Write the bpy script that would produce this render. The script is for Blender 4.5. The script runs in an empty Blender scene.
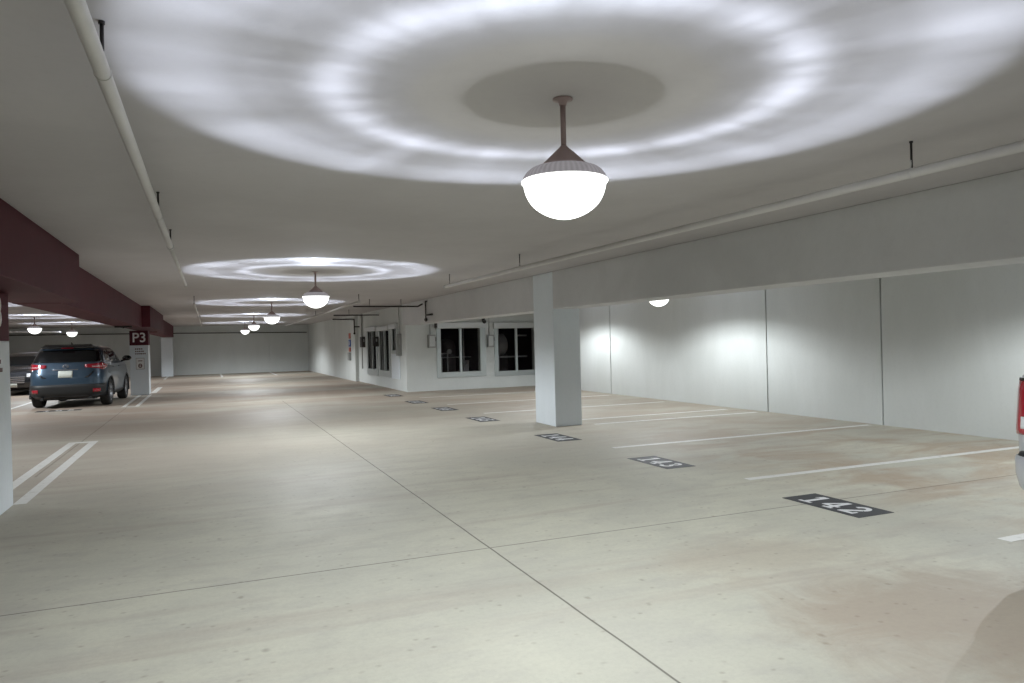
import bpy, bmesh, math, random
from mathutils import Matrix, Vector
random.seed(7)
C = bpy.context.scene.collection
PI = math.pi
H = 3.08          # ceiling height
CAMZ = 1.75

# ------------------------------------------------------------------ helpers
class MB:
    """collects shapes, builds ONE mesh object"""
    def __init__(s): s.v = []; s.f = []; s.sm = []
    def add(s, vs, fs, smooth=False):
        o = len(s.v); s.v += [tuple(v) for v in vs]
        s.f += [tuple(o + i for i in f) for f in fs]; s.sm += [smooth] * len(fs)
        return s
    def box(s, x0, x1, y0, y1, z0, z1):
        x0, x1 = sorted((x0, x1)); y0, y1 = sorted((y0, y1)); z0, z1 = sorted((z0, z1))
        return s.add([(x0,y0,z0),(x1,y0,z0),(x1,y1,z0),(x0,y1,z0),(x0,y0,z1),(x1,y0,z1),(x1,y1,z1),(x0,y1,z1)],
              [(0,3,2,1),(4,5,6,7),(0,1,5,4),(1,2,6,5),(2,3,7,6),(3,0,4,7)])
    def tube(s, p, q, r, n=12, r2=None):
        p, q = Vector(p), Vector(q); r2 = r if r2 is None else r2
        d = (q - p).normalized(); a = d.orthogonal().normalized(); b = d.cross(a)
        vs = []
        for c, rr in ((p, r), (q, r2)):
            for k in range(n):
                t = 2*PI*k/n; vs.append(c + rr*(math.cos(t)*a + math.sin(t)*b))
        fs = [(k, (k+1) % n, n+(k+1) % n, n+k) for k in range(n)]
        s.add(vs, fs, True)
        o = len(s.v) - 2*n
        s.f += [tuple(o+k for k in range(n-1, -1, -1)), tuple(o+n+k for k in range(n))]; s.sm += [False, False]
        return s
    def path(s, pts, r, n=10):
        for a, b in zip(pts[:-1], pts[1:]): s.tube(a, b, r, n)
        for c in pts[1:-1]: s.ball(c, (r, r, r), 8, 5)
        return s
    def ball(s, c, r, n=16, m=9):
        vs = []; fs = []
        for i in range(m+1):
            ph = PI*i/m - PI/2
            for k in range(n):
                t = 2*PI*k/n
                vs.append((c[0]+r[0]*math.cos(ph)*math.cos(t), c[1]+r[1]*math.cos(ph)*math.sin(t), c[2]+r[2]*math.sin(ph)))
        for i in range(m):
            for k in range(n):
                fs.append((i*n+k, i*n+(k+1) % n, (i+1)*n+(k+1) % n, (i+1)*n+k))
        return s.add(vs, fs, True)
    def lathe(s, prof, c=(0,0,0), n=48, axis='z', smooth=True, cap=False):
        vs = []; fs = []
        for (r, z) in prof:
            for k in range(n):
                t = 2*PI*k/n; a, b = r*math.cos(t), r*math.sin(t)
                vs.append((c[0]+a, c[1]+b, c[2]+z) if axis == 'z' else (c[0]+z, c[1]+a, c[2]+b))
        m = len(prof)
        for i in range(m-1):
            for k in range(n):
                fs.append((i*n+k, i*n+(k+1) % n, (i+1)*n+(k+1) % n, (i+1)*n+k))
        return s.add(vs, fs, smooth)
    def poly(s, pts, z0, z1, fn):
        """extruded polygon: pts 2D, fn maps (a, b, depth) -> 3D"""
        n = len(pts)
        vs = [fn(a, b, z0) for a, b in pts] + [fn(a, b, z1) for a, b in pts]
        fs = [tuple(range(n-1, -1, -1)), tuple(range(n, 2*n))] + [(k, (k+1) % n, n+(k+1) % n, n+k) for k in range(n)]
        return s.add(vs, fs)
    def build(s, name, mat, parent=None, bevel=0, merge=False):
        me = bpy.data.meshes.new(name); me.from_pydata(s.v, [], s.f); me.validate()
        if len(me.polygons) == len(s.sm):
            me.polygons.foreach_set('use_smooth', s.sm)
        bm = bmesh.new(); bm.from_mesh(me)
        if merge: bmesh.ops.remove_doubles(bm, verts=bm.verts, dist=1e-5)
        bmesh.ops.recalc_face_normals(bm, faces=bm.faces); bm.to_mesh(me); bm.free()
        me.materials.append(mat)
        o = bpy.data.objects.new(name, me); C.objects.link(o)
        if parent: o.parent = parent
        if bevel:
            m = o.modifiers.new('bevel', 'BEVEL'); m.width = bevel; m.segments = 2; m.limit_method = 'ANGLE'
        return o

def tag(o, label=None, cat=None, group=None, kind=None):
    if label: o['label'] = label
    if cat: o['category'] = cat
    if group: o['group'] = group
    if kind: o['kind'] = kind
    return o
def empty(name, loc, label, cat, group=None, rz=0, scale=1):
    o = bpy.data.objects.new(name, None); C.objects.link(o); o.empty_display_size = .2
    o.location = loc; o.rotation_euler = (0, 0, rz); o.scale = (scale,)*3
    return tag(o, label, cat, group)
def copy_tree(o, parent=None):
    c = o.copy(); C.objects.link(c)
    if parent: c.parent = parent
    for ch in list(o.children): copy_tree(ch, c)
    return c
def struct(o, label=None, cat=None):
    o['kind'] = 'structure'
    if label: o['label'] = label
    if cat: o['category'] = cat
    return o

# ------------------------------------------------------------------ materials
def mat(name, col, rough=.6, metal=0, spec=.5, coat=0):
    m = bpy.data.materials.new(name); m.use_nodes = True
    b = m.node_tree.nodes['Principled BSDF']
    b.inputs['Base Color'].default_value = (*col, 1); b.inputs['Roughness'].default_value = rough
    b.inputs['Metallic'].default_value = metal; b.inputs['Specular IOR Level'].default_value = spec
    b.inputs['Coat Weight'].default_value = coat
    return m
class NT:
    def __init__(s, m): s.t = m.node_tree; s.n = s.t.nodes; s.l = s.t.links
    def new(s, typ, **kw):
        n = s.n.new(typ)
        for k, v in kw.items(): setattr(n, k, v)
        return n
    def link(s, a, b): s.l.new(a, b)
    def setin(s, sock, v):
        if hasattr(v, 'is_linked'): s.l.new(v, sock)
        else: sock.default_value = v
    def math(s, op, a, b=None, c=None, clamp=False):
        n = s.new('ShaderNodeMath', operation=op); n.use_clamp = clamp
        s.setin(n.inputs[0], a)
        if b is not None: s.setin(n.inputs[1], b)
        if c is not None: s.setin(n.inputs[2], c)
        return n.outputs[0]
    def mix(s, f, a, b, blend='MIX'):
        n = s.new('ShaderNodeMix', data_type='RGBA', blend_type=blend)
        s.setin(n.inputs[0], f); s.setin(n.inputs[6], a); s.setin(n.inputs[7], b)
        return n.outputs[2]
    def noise(s, vec, scale, detail=4, rough=.55, dist=0):
        n = s.new('ShaderNodeTexNoise'); s.link(vec, n.inputs['Vector'])
        n.inputs['Scale'].default_value = scale; n.inputs['Detail'].default_value = detail
        n.inputs['Roughness'].default_value = rough; n.inputs['Distortion'].default_value = dist
        return n.outputs['Fac']
    def scale(s, vec, sc, loc=(0,0,0)):
        n = s.new('ShaderNodeMapping'); s.link(vec, n.inputs['Vector'])
        n.inputs['Scale'].default_value = sc; n.inputs['Location'].default_value = loc
        return n.outputs[0]
    def step(s, v, a, b):
        n = s.new('ShaderNodeMapRange'); n.interpolation_type = 'SMOOTHSTEP'
        s.setin(n.inputs[0], v); n.inputs[1].default_value = a; n.inputs[2].default_value = b
        return n.outputs[0]

def m_floor():
    m = mat('concrete_floor', (.4, .38, .33), .62, spec=.35); t = NT(m); b = t.n['Principled BSDF']
    pos = t.new('ShaderNodeNewGeometry').outputs['Position']
    sep = t.new('ShaderNodeSeparateXYZ'); t.link(pos, sep.inputs[0]); X, Y = sep.outputs[0], sep.outputs[1]
    big = t.noise(t.scale(pos, (.5, .35, 1)), 1.0, 5, .6, .4)
    mid = t.noise(t.scale(pos, (1.2, 2.6, 1)), 1.6, 6, .65, .3)
    fine = t.noise(pos, 26, 5, .7)
    sweep = t.noise(t.scale(pos, (.22, 2.4, 1), (3, 1, 0)), 1.0, 4, .6, .5)      # trowel bands across the aisle
    c = t.mix(t.step(big, .3, .7), (.475, .47, .40, 1), (.585, .575, .475, 1))
    c = t.mix(t.math('MULTIPLY', t.step(mid, .42, .75), .55), c, (.42, .405, .365, 1))
    c = t.mix(t.math('MULTIPLY', t.step(sweep, .5, .72), .5), c, (.40, .35, .30, 1))
    # rusty tyre-worn tint inside the right-hand stalls
    inst = t.math('MULTIPLY', t.step(X, 5.6, 7.4), t.step(t.noise(t.scale(pos, (.55, 1.1, 1), (9, 2, 0)), 1.2, 5, .6, .6), .38, .62))
    c = t.mix(t.math('MULTIPLY', inst, .65), c, (.38, .275, .19, 1))
    inl = t.math('MULTIPLY', t.math('SUBTRACT', 1.0, t.step(X, -2.6, .2)), .12)
    c = t.mix(inl, c, (.36, .33, .31, 1))
    # brown drip and tyre stains: one by the near stalls, broad ones along the left lane and at the far end
    def blob(cx, cy, rx, ry):
        dx = t.math('DIVIDE', t.math('SUBTRACT', X, cx), rx); dy = t.math('DIVIDE', t.math('SUBTRACT', Y, cy), ry)
        d = t.math('ADD', t.math('MULTIPLY', dx, dx), t.math('MULTIPLY', dy, dy))
        d = t.math('ADD', d, t.math('MULTIPLY', t.math('SUBTRACT', t.noise(pos, 1.3, 6, .7, .8), .5), 3.4))
        return t.math('SUBTRACT', 1.0, t.step(d, .1, 1.5))
    st = t.math('MULTIPLY', blob(4.25, 3.15, 1.2, .9), .8)
    st = t.math('MAXIMUM', st, t.math('MULTIPLY', blob(4.0, 4.6, .9, .55), .4))
    c = t.mix(st, c, (.38, .315, .25, 1))
    wide = t.noise(t.scale(pos, (.16, .42, 1), (5, 7, 0)), 1.0, 5, .62, .5)
    lane = t.math('MULTIPLY', t.math('SUBTRACT', 1.0, t.step(X, -2.2, 2.4)), t.step(Y, 8.0, 12.0))
    c = t.mix(t.math('MULTIPLY', t.math('MULTIPLY', lane, t.step(wide, .30, .55)), .75), c, (.40, .335, .285, 1))
    c = t.mix(t.math('MULTIPLY', t.step(Y, 6.5, 13.0), t.math('MULTIPLY_ADD', wide, .7, .15)), c, (.40, .36, .305, 1))
    far = t.math('MULTIPLY', t.step(Y, 12.0, 26.0), t.step(wide, .36, .60))
    c = t.mix(t.math('MULTIPLY', far, .8), c, (.36, .275, .215, 1))
    # dark spots
    vor = t.new('ShaderNodeTexVoronoi', voronoi_dimensions='2D'); t.link(t.scale(pos, (2.2, 1.7, 1)), vor.inputs['Vector']); vor.inputs['Scale'].default_value = 1.0
    spot = t.math('MULTIPLY', t.math('SUBTRACT', 1.0, t.step(t.math('ADD', vor.outputs['Distance'], t.math('MULTIPLY', t.noise(pos, 14, 3), .09)), .05, .115)), t.step(t.noise(pos, 1.7, 3), .52, .6))
    c = t.mix(t.math('MULTIPLY', spot, .42), c, (.16, .12, .09, 1))
    v2 = t.new('ShaderNodeTexVoronoi', voronoi_dimensions='2D'); t.link(t.scale(pos, (1, 1.15, 1), (.3, .7, 0)), v2.inputs['Vector']); v2.inputs['Scale'].default_value = 5.5
    pit = t.math('MULTIPLY', t.math('SUBTRACT', 1.0, t.step(t.math('ADD', v2.outputs['Distance'], t.math('MULTIPLY', t.noise(pos, 30, 3), .1)), .07, .19)), t.step(t.noise(pos, 3.1, 4, .6), .47, .6))
    c = t.mix(t.math('MULTIPLY', pit, .4), c, (.22, .18, .14, 1))
    grain = t.noise(pos, 75, 3, .7)
    c = t.mix(t.math('MULTIPLY', t.step(grain, .52, .78), .22), c, (.30, .28, .24, 1))
    c = t.mix(t.math('MULTIPLY', t.step(fine, .35, .75), .16), c, (.26, .25, .22, 1))
    # sawn joints
    def line(coord, at, w):
        wob = t.math('MULTIPLY', t.math('SUBTRACT', t.noise(pos, 1.5, 2), .5), .012)
        d = t.math('ABSOLUTE', t.math('SUBTRACT', t.math('ADD', coord, wob), at))
        return t.math('SUBTRACT', 1.0, t.step(d, w*.35, w))
    j = t.math('MULTIPLY', line(X, 2.165, .011), t.math('LESS_THAN', Y, 24.2))
    for at, w in ((5.83, .011), (-4.3, .012), (16.0, .012)):
        j = t.math('MAXIMUM', j, t.math('MULTIPLY', line(Y, at, w), 1.0 if at < 10 else .35))
    j = t.math('MAXIMUM', j, t.math('MULTIPLY', t.math('MULTIPLY', line(X, -2.24, .02), .5), t.math('GREATER_THAN', Y, 12.0)))
    c = t.mix(t.math('MULTIPLY', j, .75), c, (.07, .06, .05, 1))
    t.link(c, b.inputs['Base Color'])
    t.link(t.math('MULTIPLY_ADD', mid, .25, .55), b.inputs['Roughness'])
    bp = t.new('ShaderNodeBump'); bp.inputs['Strength'].default_value = .15; bp.inputs['Distance'].default_value = .01
    t.link(t.math('SUBTRACT', fine, j), bp.inputs['Height']); t.link(bp.outputs[0], b.inputs['Normal'])
    return m
def m_paint(name, a, b_, rough=.7, sc=1.0, streak=True, spec=.3):
    m = mat(name, a, rough, spec=spec); t = NT(m); b = t.n['Principled BSDF']
    pos = t.new('ShaderNodeNewGeometry').outputs['Position']
    n1 = t.noise(t.scale(pos, (1, 1, .35 if streak else 1)), .9*sc, 5, .6, .3)
    n2 = t.noise(pos, 18*sc, 4, .6)
    c = t.mix(t.step(n1, .3, .72), (*a, 1), (*b_, 1))
    c = t.mix(t.math('MULTIPLY', t.step(n2, .45, .8), .12), c, tuple(.7*k for k in b_) + (1,))
    t.link(c, b.inputs['Base Color'])
    bp = t.new('ShaderNodeBump'); bp.inputs['Strength'].default_value = .08; bp.inputs['Distance'].default_value = .01
    t.link(n2, bp.inputs['Height']); t.link(bp.outputs[0], b.inputs['Normal'])
    return m
def m_marking():
    m = mat('worn_white_paint', (.66, .66, .63), .6); t = NT(m); b = t.n['Principled BSDF']
    pos = t.new('ShaderNodeNewGeometry').outputs['Position']
    n = t.noise(pos, 9, 6, .7)
    t.link(t.mix(t.math('MULTIPLY', t.step(n, .5, .75), .6), (.70, .70, .67, 1), (.42, .40, .36, 1)), b.inputs['Base Color'])
    return m
def m_glass(name, col, transp, rough=.05, spec=.6):
    m = mat(name, col, rough, spec=spec); t = NT(m); b = t.n['Principled BSDF']
    tr = t.new('ShaderNodeBsdfTransparent'); mx = t.new('ShaderNodeMixShader'); mx.inputs[0].default_value = transp
    out = t.n['Material Output']
    t.link(b.outputs[0], mx.inputs[1]); t.link(tr.outputs[0], mx.inputs[2]); t.link(mx.outputs[0], out.inputs[0])
    return m
def m_lens():
    m = bpy.data.materials.new('glowing_lens_glass'); m.use_nodes = True; t = NT(m); t.n.clear()
    e = t.new('ShaderNodeEmission'); e.inputs[0].default_value = (.97, 1, .96, 1); e.inputs[1].default_value = 1.5
    tr = t.new('ShaderNodeBsdfTransparent'); a = t.new('ShaderNodeAddShader'); o = t.new('ShaderNodeOutputMaterial')
    t.link(e.outputs[0], a.inputs[0]); t.link(tr.outputs[0], a.inputs[1]); t.link(a.outputs[0], o.inputs[0])
    return m

def m_shoulder():
    m = bpy.data.materials.new('ribbed_glass_shoulder'); m.use_nodes = True; t = NT(m); t.n.clear()
    e = t.new('ShaderNodeEmission'); e.inputs[0].default_value = (.80, .76, .80, 1); e.inputs[1].default_value = .20
    tr = t.new('ShaderNodeBsdfTransparent'); tr.inputs[0].default_value = (.13, .13, .13, 1)
    a = t.new('ShaderNodeAddShader'); o = t.new('ShaderNodeOutputMaterial')
    tc = t.new('ShaderNodeTexCoord'); sp = t.new('ShaderNodeSeparateXYZ'); t.link(tc.outputs['Object'], sp.inputs[0])
    rib = t.math('SINE', t.math('MULTIPLY', t.math('ARCTAN2', sp.outputs[1], sp.outputs[0]), 48.0))
    t.link(t.math('MULTIPLY_ADD', rib, .03, .27), e.inputs[1])
    t.link(e.outputs[0], a.inputs[0]); t.link(tr.outputs[0], a.inputs[1]); t.link(a.outputs[0], o.inputs[0])
    return m
M = dict(
    floor=m_floor(),
    ceil=m_paint('painted_ceiling', (.47, .45, .45), (.52, .50, .50), .75, .8, False),
    wall=m_paint('off_white_wall', (.63, .66, .645), (.69, .72, .71), .7, 1.0),
    white=m_paint('white_column_paint', (.70, .76, .80), (.75, .80, .84), .6),
    beam=m_paint('pale_beam_paint', (.58, .585, .59), (.64, .645, .65), .7, 1, False),
    red=m_paint('maroon_paint', (.075, .014, .022), (.092, .02, .029), .6, 1.2, False, .15),
    pipe=m_paint('white_pipe_paint', (.56, .545, .53), (.63, .62, .60), .45, 2),
    dark=mat('dark_steel', (.05, .045, .045), .5, .6),
    galv=mat('galvanised_steel', (.42, .43, .43), .45, .7),
    frame=mat('aluminium_frame', (.46, .50, .50), .35, .45),
    cap=m_paint('brown_grey_enamel', (.33, .245, .235), (.38, .29, .28), .4, 3, False),
    shoulder=m_shoulder(),
    lens=m_lens(),
    mark=m_marking(),
    black=mat('black_marking_paint', (.045, .047, .052), .65),
    digit=mat('white_digit_paint', (.72, .73, .74), .6),
    text=mat('dark_red_lettering', (.12, .06, .06), .6),
    letter=mat('white_lettering', (.80, .80, .79), .5),
    sign=mat('white_sign_face', (.74, .75, .75), .4),
    signred=mat('red_sign_face', (.55, .12, .08), .4),
    signblue=mat('blue_sign_face', (.04, .13, .45), .4),
    pane=m_glass('window_pane', (.006, .004, .005), .76, .03, .12),
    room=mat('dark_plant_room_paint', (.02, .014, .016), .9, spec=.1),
    plant=mat('grey_plant_metal', (.62, .62, .62), .5, .1),
    plantdark=mat('plant_dark_metal', (.09, .075, .075), .5, .3),
    cabinet=mat('grey_electrical_enamel', (.33, .34, .33), .45, .2),
    cabface=mat('light_grey_enamel', (.62, .64, .64), .35, .2),
    blue=mat('blue_grey_car_paint', (.045, .078, .118), .28, .4, .4, .7),
    navy=mat('near_black_car_paint', (.012, .014, .018), .25, .3, .5, 1.0),
    silver=mat('silver_car_paint', (.56, .58, .62), .3, .6, .5, 1.0),
    tint=mat('tinted_car_glass', (.006, .007, .008), .06, 0, .5),
    plastic=mat('black_car_plastic', (.016, .017, .018), .55),
    tyre=mat('tyre_rubber', (.014, .014, .014), .8),
    rim=mat('alloy_wheel_metal', (.26, .27, .29), .35, .8),
    chrome=mat('chrome_trim', (.75, .76, .78), .12, 1),
    tail=mat('red_tail_lamp', (.30, .008, .02), .10, 0, .6, 1.0),
    plate=mat('licence_plate', (.60, .63, .58), .45),
    clear=mat('clear_lamp_lens', (.75, .77, .8), .1, .3, .6, 1.0),
)

# ------------------------------------------------------------------ room shell
XR, YF, XL, YB = 11.55, 51.0, -19.0, -9.0
struct(MB().box(XL-.3, XR+.3, YB-.3, YF+.3, -.25, 0).build('floor', M['floor']))
struct(MB().box(XL-.3, XR+.3, YB-.3, YF+.3, H, H+.25).build('ceiling', M['ceil']))
def wall_holes(mb, u0, u1, z0, z1, d0, d1, holes, axis):
    us = sorted({u0, u1, *[h[0] for h in holes], *[h[1] for h in holes]})
    zs = sorted({z0, z1, *[h[2] for h in holes], *[h[3] for h in holes]})
    for a, b in zip(us[:-1], us[1:]):
        for c, d in zip(zs[:-1], zs[1:]):
            um, zm = (a+b)/2, (c+d)/2
            if any(h[0] < um < h[1] and h[2] < zm < h[3] for h in holes): continue
            if axis == 'x': mb.box(a, b, d0, d1, c, d)
            else: mb.box(d0, d1, a, b, c, d)
# right wall: precast panels with open joints
mb = MB()
ys = [YB, -.1, 10.02, 13.05, 19.95, 25.6]
for a, b in zip(ys[:-1], ys[1:]): mb.box(XR, XR+.3, a+.018, b-.018, 0, H)
mb.box(XR+.16, XR+.35, YB, 25.6, 0, H)
struct(mb.build('wall_right', M['wall']))
mb = MB(); xs_ = [XL-.2, -14.2, -11.2, -8.2, -5.2, -2.2, .8, 3.8, 6.6]
for a, b in zip(xs_[:-1], xs_[1:]): mb.box(a+.02, b-.02, YF, YF+.2, 0, H)
mb.box(XL-.2, 6.6, YF+.06, YF+.25, 0, H)
struct(mb.build('wall_far', M['wall']))
struct(MB().box(XL-.2, XL, YB, YF, 0, H).build('wall_left', M['wall']))
struct(MB().box(XL, XR, YB-.2, YB, 0, H).build('wall_back', M['wall']))
# wall facing the camera at the end of the right-hand stalls, with two windows
WY = 25.3
hD = (7.72, 9.20, .64, 2.20); hE = (9.91, 11.36, .60, 2.17)
mb = MB(); wall_holes(mb, 6.46, XR+.2, 0, H, WY, WY+.2, [hD, hE], 'x')
struct(mb.build('wall_window_end', M['wall']))
WX = 6.46
hA = (30.15, 31.80, .66, 2.24); hB = (27.85, 29.42, .66, 2.22); hC = (26.62, 27.22, 1.46, 2.25)
mb = MB(); wall_holes(mb, WY+.2, 34.05, 0, H, WX, WX+.2, [hA, hB, hC], 'y')
struct(mb.build('wall_plant_room', M['wall']))
struct(MB().box(6.3, 6.66, 34.05, YF, 0, H).build('wall_aisle_far_right', M['wall']))
# dark plant room behind those two walls
struct(MB().box(XR, XR+.2, WY+.2, 34, 0, H).build('wall_plant_right', M['room']))
struct(MB().box(6.67, XR, 33.8, 34, 0, H).build('wall_plant_back', M['room']))
struct(MB().box(6.67, XR-.01, WY+.21, 33.79, .001, .01).build('floor_plant_room', M['room']))
struct(MB().box(6.67, XR-.01, WY+.21, 33.79, H-.012, H-.002).build('ceiling_plant_room', M['room']))

# beams
def beam(m, *b, lab=None):
    return struct(MB().box(*b).build('beam', m, bevel=.008), lab, 'beam')
beam(M['beam'], 6.36, 6.95, -6, 13.2, 2.34, H-.001, lab='pale concrete beam from the foreground to the white column on the right')
beam(M['beam'], 6.36, 6.95, 14.15, WY-.001, 2.34, H-.001, lab='pale concrete beam between the white column and the window wall')
beam(M['red'], -2.42, -1.61, -6, 11.8, 2.405, H-.001, lab='maroon beam section jutting out above the column at the left edge')
beam(M['red'], -2.42, -1.84, 11.801, 25.6, 2.40, H-.001, lab='long recessed maroon beam section before the P3 column')
beam(M['red'], -2.42, -1.60, 25.601, 33.2, 2.42, H-.001, lab='maroon beam section jutting out above the P3 column')
beam(M['red'], -2.42, -1.84, 33.201, 49.6, 2.39, H-.001, lab='farthest recessed maroon beam section')
# columns
def column(x0, x1, y0, y1, lab, paint=True, top=2.40, split=1.87):
    c = struct(MB().box(x0, x1, y0, y1, 0, split if paint else top).build('column', M['white'], bevel=.012), lab, 'column')
    if paint: MB().box(x0, x1, y0, y1, split, top).build('painted_band', M['red'], c, bevel=.012)['label'] = 'maroon painted upper band'
    return c
column(6.36, 6.95, 13.2, 14.15, 'white square column between parking spaces on the right', False, H-.001)
colN = column(-2.68, -2.07, 9.05, 9.95, 'white column with maroon upper band at the left edge of the photo', top=2.405)
colP = column(-2.66, -2.03, 31.0, 31.9, 'white column with maroon P3 band behind the blue car', top=2.42)
column(-2.55, -1.9, 49.4, 50.3, 'plain white column at the far end of the maroon beam', False, 2.39)

# lettering
def text_obj(s, name, m, parent, mw, w=None, h=None, depth=.004):
    cu = bpy.data.curves.new(name, 'FONT'); cu.body = s; cu.size = 1; cu.extrude = .01; cu.align_x = 'CENTER'; cu.offset = .012
    o = bpy.data.objects.new(name, cu); C.objects.link(o)
    bpy.context.view_layer.update()
    me = bpy.data.meshes.new_from_object(o.evaluated_get(bpy.context.evaluated_depsgraph_get()))
    bpy.data.objects.remove(o)
    xs = [v.co.x for v in me.vertices]; ys = [v.co.y for v in me.vertices]
    cx, y0 = (min(xs)+max(xs))/2, min(ys); sx = w/(max(xs)-min(xs)); sy = h/(max(ys)-min(ys))
    for v in me.vertices: v.co = mw @ Vector(((v.co.x-cx)*sx, (v.co.y-y0)*sy, v.co.z/.01*depth))
    me.materials.clear(); me.materials.append(m)
    r = bpy.data.objects.new(name, me); C.objects.link(r); r.parent = parent
    return r
def frame_mat(origin, right, up):
    r, u = Vector(right), Vector(up); n = r.cross(u)
    return Matrix(((r.x,u.x,n.x,origin[0]),(r.y,u.y,n.y,origin[1]),(r.z,u.z,n.z,origin[2]),(0,0,0,1)))
def sign_rows(parent, org, right, up, text_only=False):
    fm = frame_mat(org, right, up); fn = lambda a, b, d: fm @ Vector((a, b, d))
    mb = MB()
    for z, a0, a1 in ((1.71, -.17, .09), (1.62, -.17, .13), (1.53, -.17, .19)):
        x = a0
        while x < a1:
            w = random.uniform(.035, .075); mb.poly([(x, z), (min(x+w, a1), z), (min(x+w, a1), z+.045), (x, z+.045)], 0, .003, fn); x += w+.016
    mb.build('small_lettering', M['text'], parent)
    if text_only: return
    s = MB().poly([(-.14, .98), (.13, .98), (.13, 1.38), (-.14, 1.38)], 0, .006, fn).build('sign_panel', M['sign'], parent)
    s['label'] = 'small white notice with a dark symbol'
    bd = MB()
    for a, b, c, d in ((-.15,.14,.965,.985),(-.15,.14,1.375,1.395),(-.15,-.135,.985,1.375),(.125,.14,.985,1.375)): bd.poly([(a,c),(b,c),(b,d),(a,d)], 0, .009, fn)
    bd.build('sign_border', M['cabinet'], s)
    q = MB().poly([(-.08, 1.27), (.07, 1.27), (.07, 1.30), (-.08, 1.30)], .006, .009, fn)
    for k in range(16):
        a, b = 2*PI*k/16, 2*PI*(k+1)/16
        q.poly([(-.005+.035*math.cos(a), 1.10+.05*math.sin(a)), (-.005+.07*math.cos(a), 1.10+.085*math.sin(a)),
                (-.005+.07*math.cos(b), 1.10+.085*math.sin(b)), (-.005+.035*math.cos(b), 1.10+.05*math.sin(b))], .006, .009, fn)
    q.poly([(-.05, 1.085), (.04, 1.085), (.04, 1.115), (-.05, 1.115)], .006, .0095, fn)
    q.build('symbol', M['text'], s)
text_obj('P3', 'column_lettering', M['letter'], colP, frame_mat((-2.335, 31.0, 1.985), (1,0,0), (0,0,1)), .43, .36)
sign_rows(colP, (-2.31, 31.0, 0), (1,0,0), (0,0,1))
text_obj('P3', 'column_lettering', M['letter'], colN, frame_mat((-2.07, 9.39, 2.02), (0,1,0), (0,0,1)), .45, .33)
sign_rows(colN, (-2.07, 9.41, 0), (0,1,0), (0,0,1), True)

# ------------------------------------------------------------------ windows
def window(n, u0, u1, z0, z1, hole, face, axis, lab, mull=True):
    """frame around a hole; face = wall coordinate the frame sits on, camera side is face - 0.06"""
    def bx(mb, a, b, c, d, p, q):
        if axis == 'x': mb.box(a, b, face+p, face+q, c, d)
        else: mb.box(face+p, face+q, a, b, c, d)
    h0, h1, k0, k1 = hole
    mb = MB()
    bx(mb, u0, h0, z0, k1, -.035, .05); bx(mb, h1, u1, z0, k1, -.035, .05)
    bx(mb, h0, h1, z0, k0, -.035, .05)
    if mull:
        c = (h0+h1)/2; bx(mb, c-.045, c+.045, k0, k1, -.03, .05)
    o = struct(mb.build('window_%d' % n, M['frame'], bevel=.006), lab, 'window')
    mb = MB(); bx(mb, u0-.03, u1+.03, k1, z1, -.13, .05)
    mb.build('shutter_box', M['cabface'], o, bevel=.02)
    mb = MB(); bx(mb, h0, h1, k0, k1, .06, .068); mb.build('pane', M['pane'], o)
    return o
window(1, 7.56, 9.42, .45, 2.42, hD, WY, 'x', 'wide two-pane window nearest the corner on the camera-facing wall')
window(2, 9.76, 11.5, .42, 2.39, hE, WY, 'x', 'two-pane window partly hidden by the white column')
window(3, 29.93, 32.03, .40, 2.42, hA, WX, 'y', 'tall window farthest down the aisle-side wall')
window(4, 27.66, 29.6, .42, 2.40, hB, WX, 'y', 'tall window in the middle of the aisle-side wall')
window(5, 26.42, 27.42, 1.34, 2.45, hC, WX, 'y', 'short window above the white panel on the aisle-side wall', False)
struct(MB().box(6.43, 6.459, 26.2, 27.46, .40, 1.32).build('wall_panel', M['white'], bevel=.004), 'white infill panel under the short window', 'panel')

# plant room contents seen dimly through the panes
def pipe_thing(pts, r, m, lab, name='plant_pipe'):
    return tag(MB().path(pts, r).build(name, m), lab, 'pipe')
t = empty('water_tank', (8.35, 26.7, .012), 'dark round tank behind the left half of the wide window', 'tank')
MB().lathe([(0, .15), (.33, .15), (.36, .25), (.36, 1.55), (.30, 1.72), (.12, 1.82), (0, 1.82)], n=32).build('tank_body', M['plantdark'], t)
for a in range(3): MB().tube((.25*math.cos(a*2.1), .25*math.sin(a*2.1), 0), (.25*math.cos(a*2.1), .25*math.sin(a*2.1), .2), .025).build('leg', M['plantdark'], t)
MB().tube((0,-.36,1.35),(0,-.42,1.35),.09,16).build('dial', M['plant'], t)
MB().tube((-.25,-.27,.35),(-.25,-.27,1.1),.02).build('sight_tube', M['plant'], t)
pipe_thing([(8.12, 25.8, .012), (8.12, 25.8, 1.3), (7.80, 25.8, 1.3)], .022, M['plant'], 'thin grey pipe rising behind the left pane of the wide window')
pipe_thing([(8.78, 25.9, .012), (8.78, 25.9, 2.2)], .025, M['plant'], 'upright grey pipe behind the right pane of the wide window')
pipe_thing([(7.7, 26.0, 1.15), (9.1, 26.0, 1.15)], .02, M['plant'], 'level grey pipe crossing behind the wide window')
t = empty('cone_hopper', (9.0, 26.3, .012), 'pale wedge-shaped hopper low behind the wide window', 'hopper')
MB().add([(-.28,0,.45),(.1,0,.45),(.12,0,1.0),(-.28,.4,.45),(.1,.4,.45),(.12,.4,1.0)], [(0,1,2),(5,4,3),(0,3,4,1),(1,4,5,2),(2,5,3,0)]).build('hopper_body', M['plant'], t)
for x in (-.2, .05):
    for y in (.05, .35): MB().tube((x, y, 0), (x, y, .46), .02).build('leg', M['plantdark'], t)
t = empty('pump_set', (10.55, 26.6, .012), 'round grey pump housing behind the window near the white column', 'pump')
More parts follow.
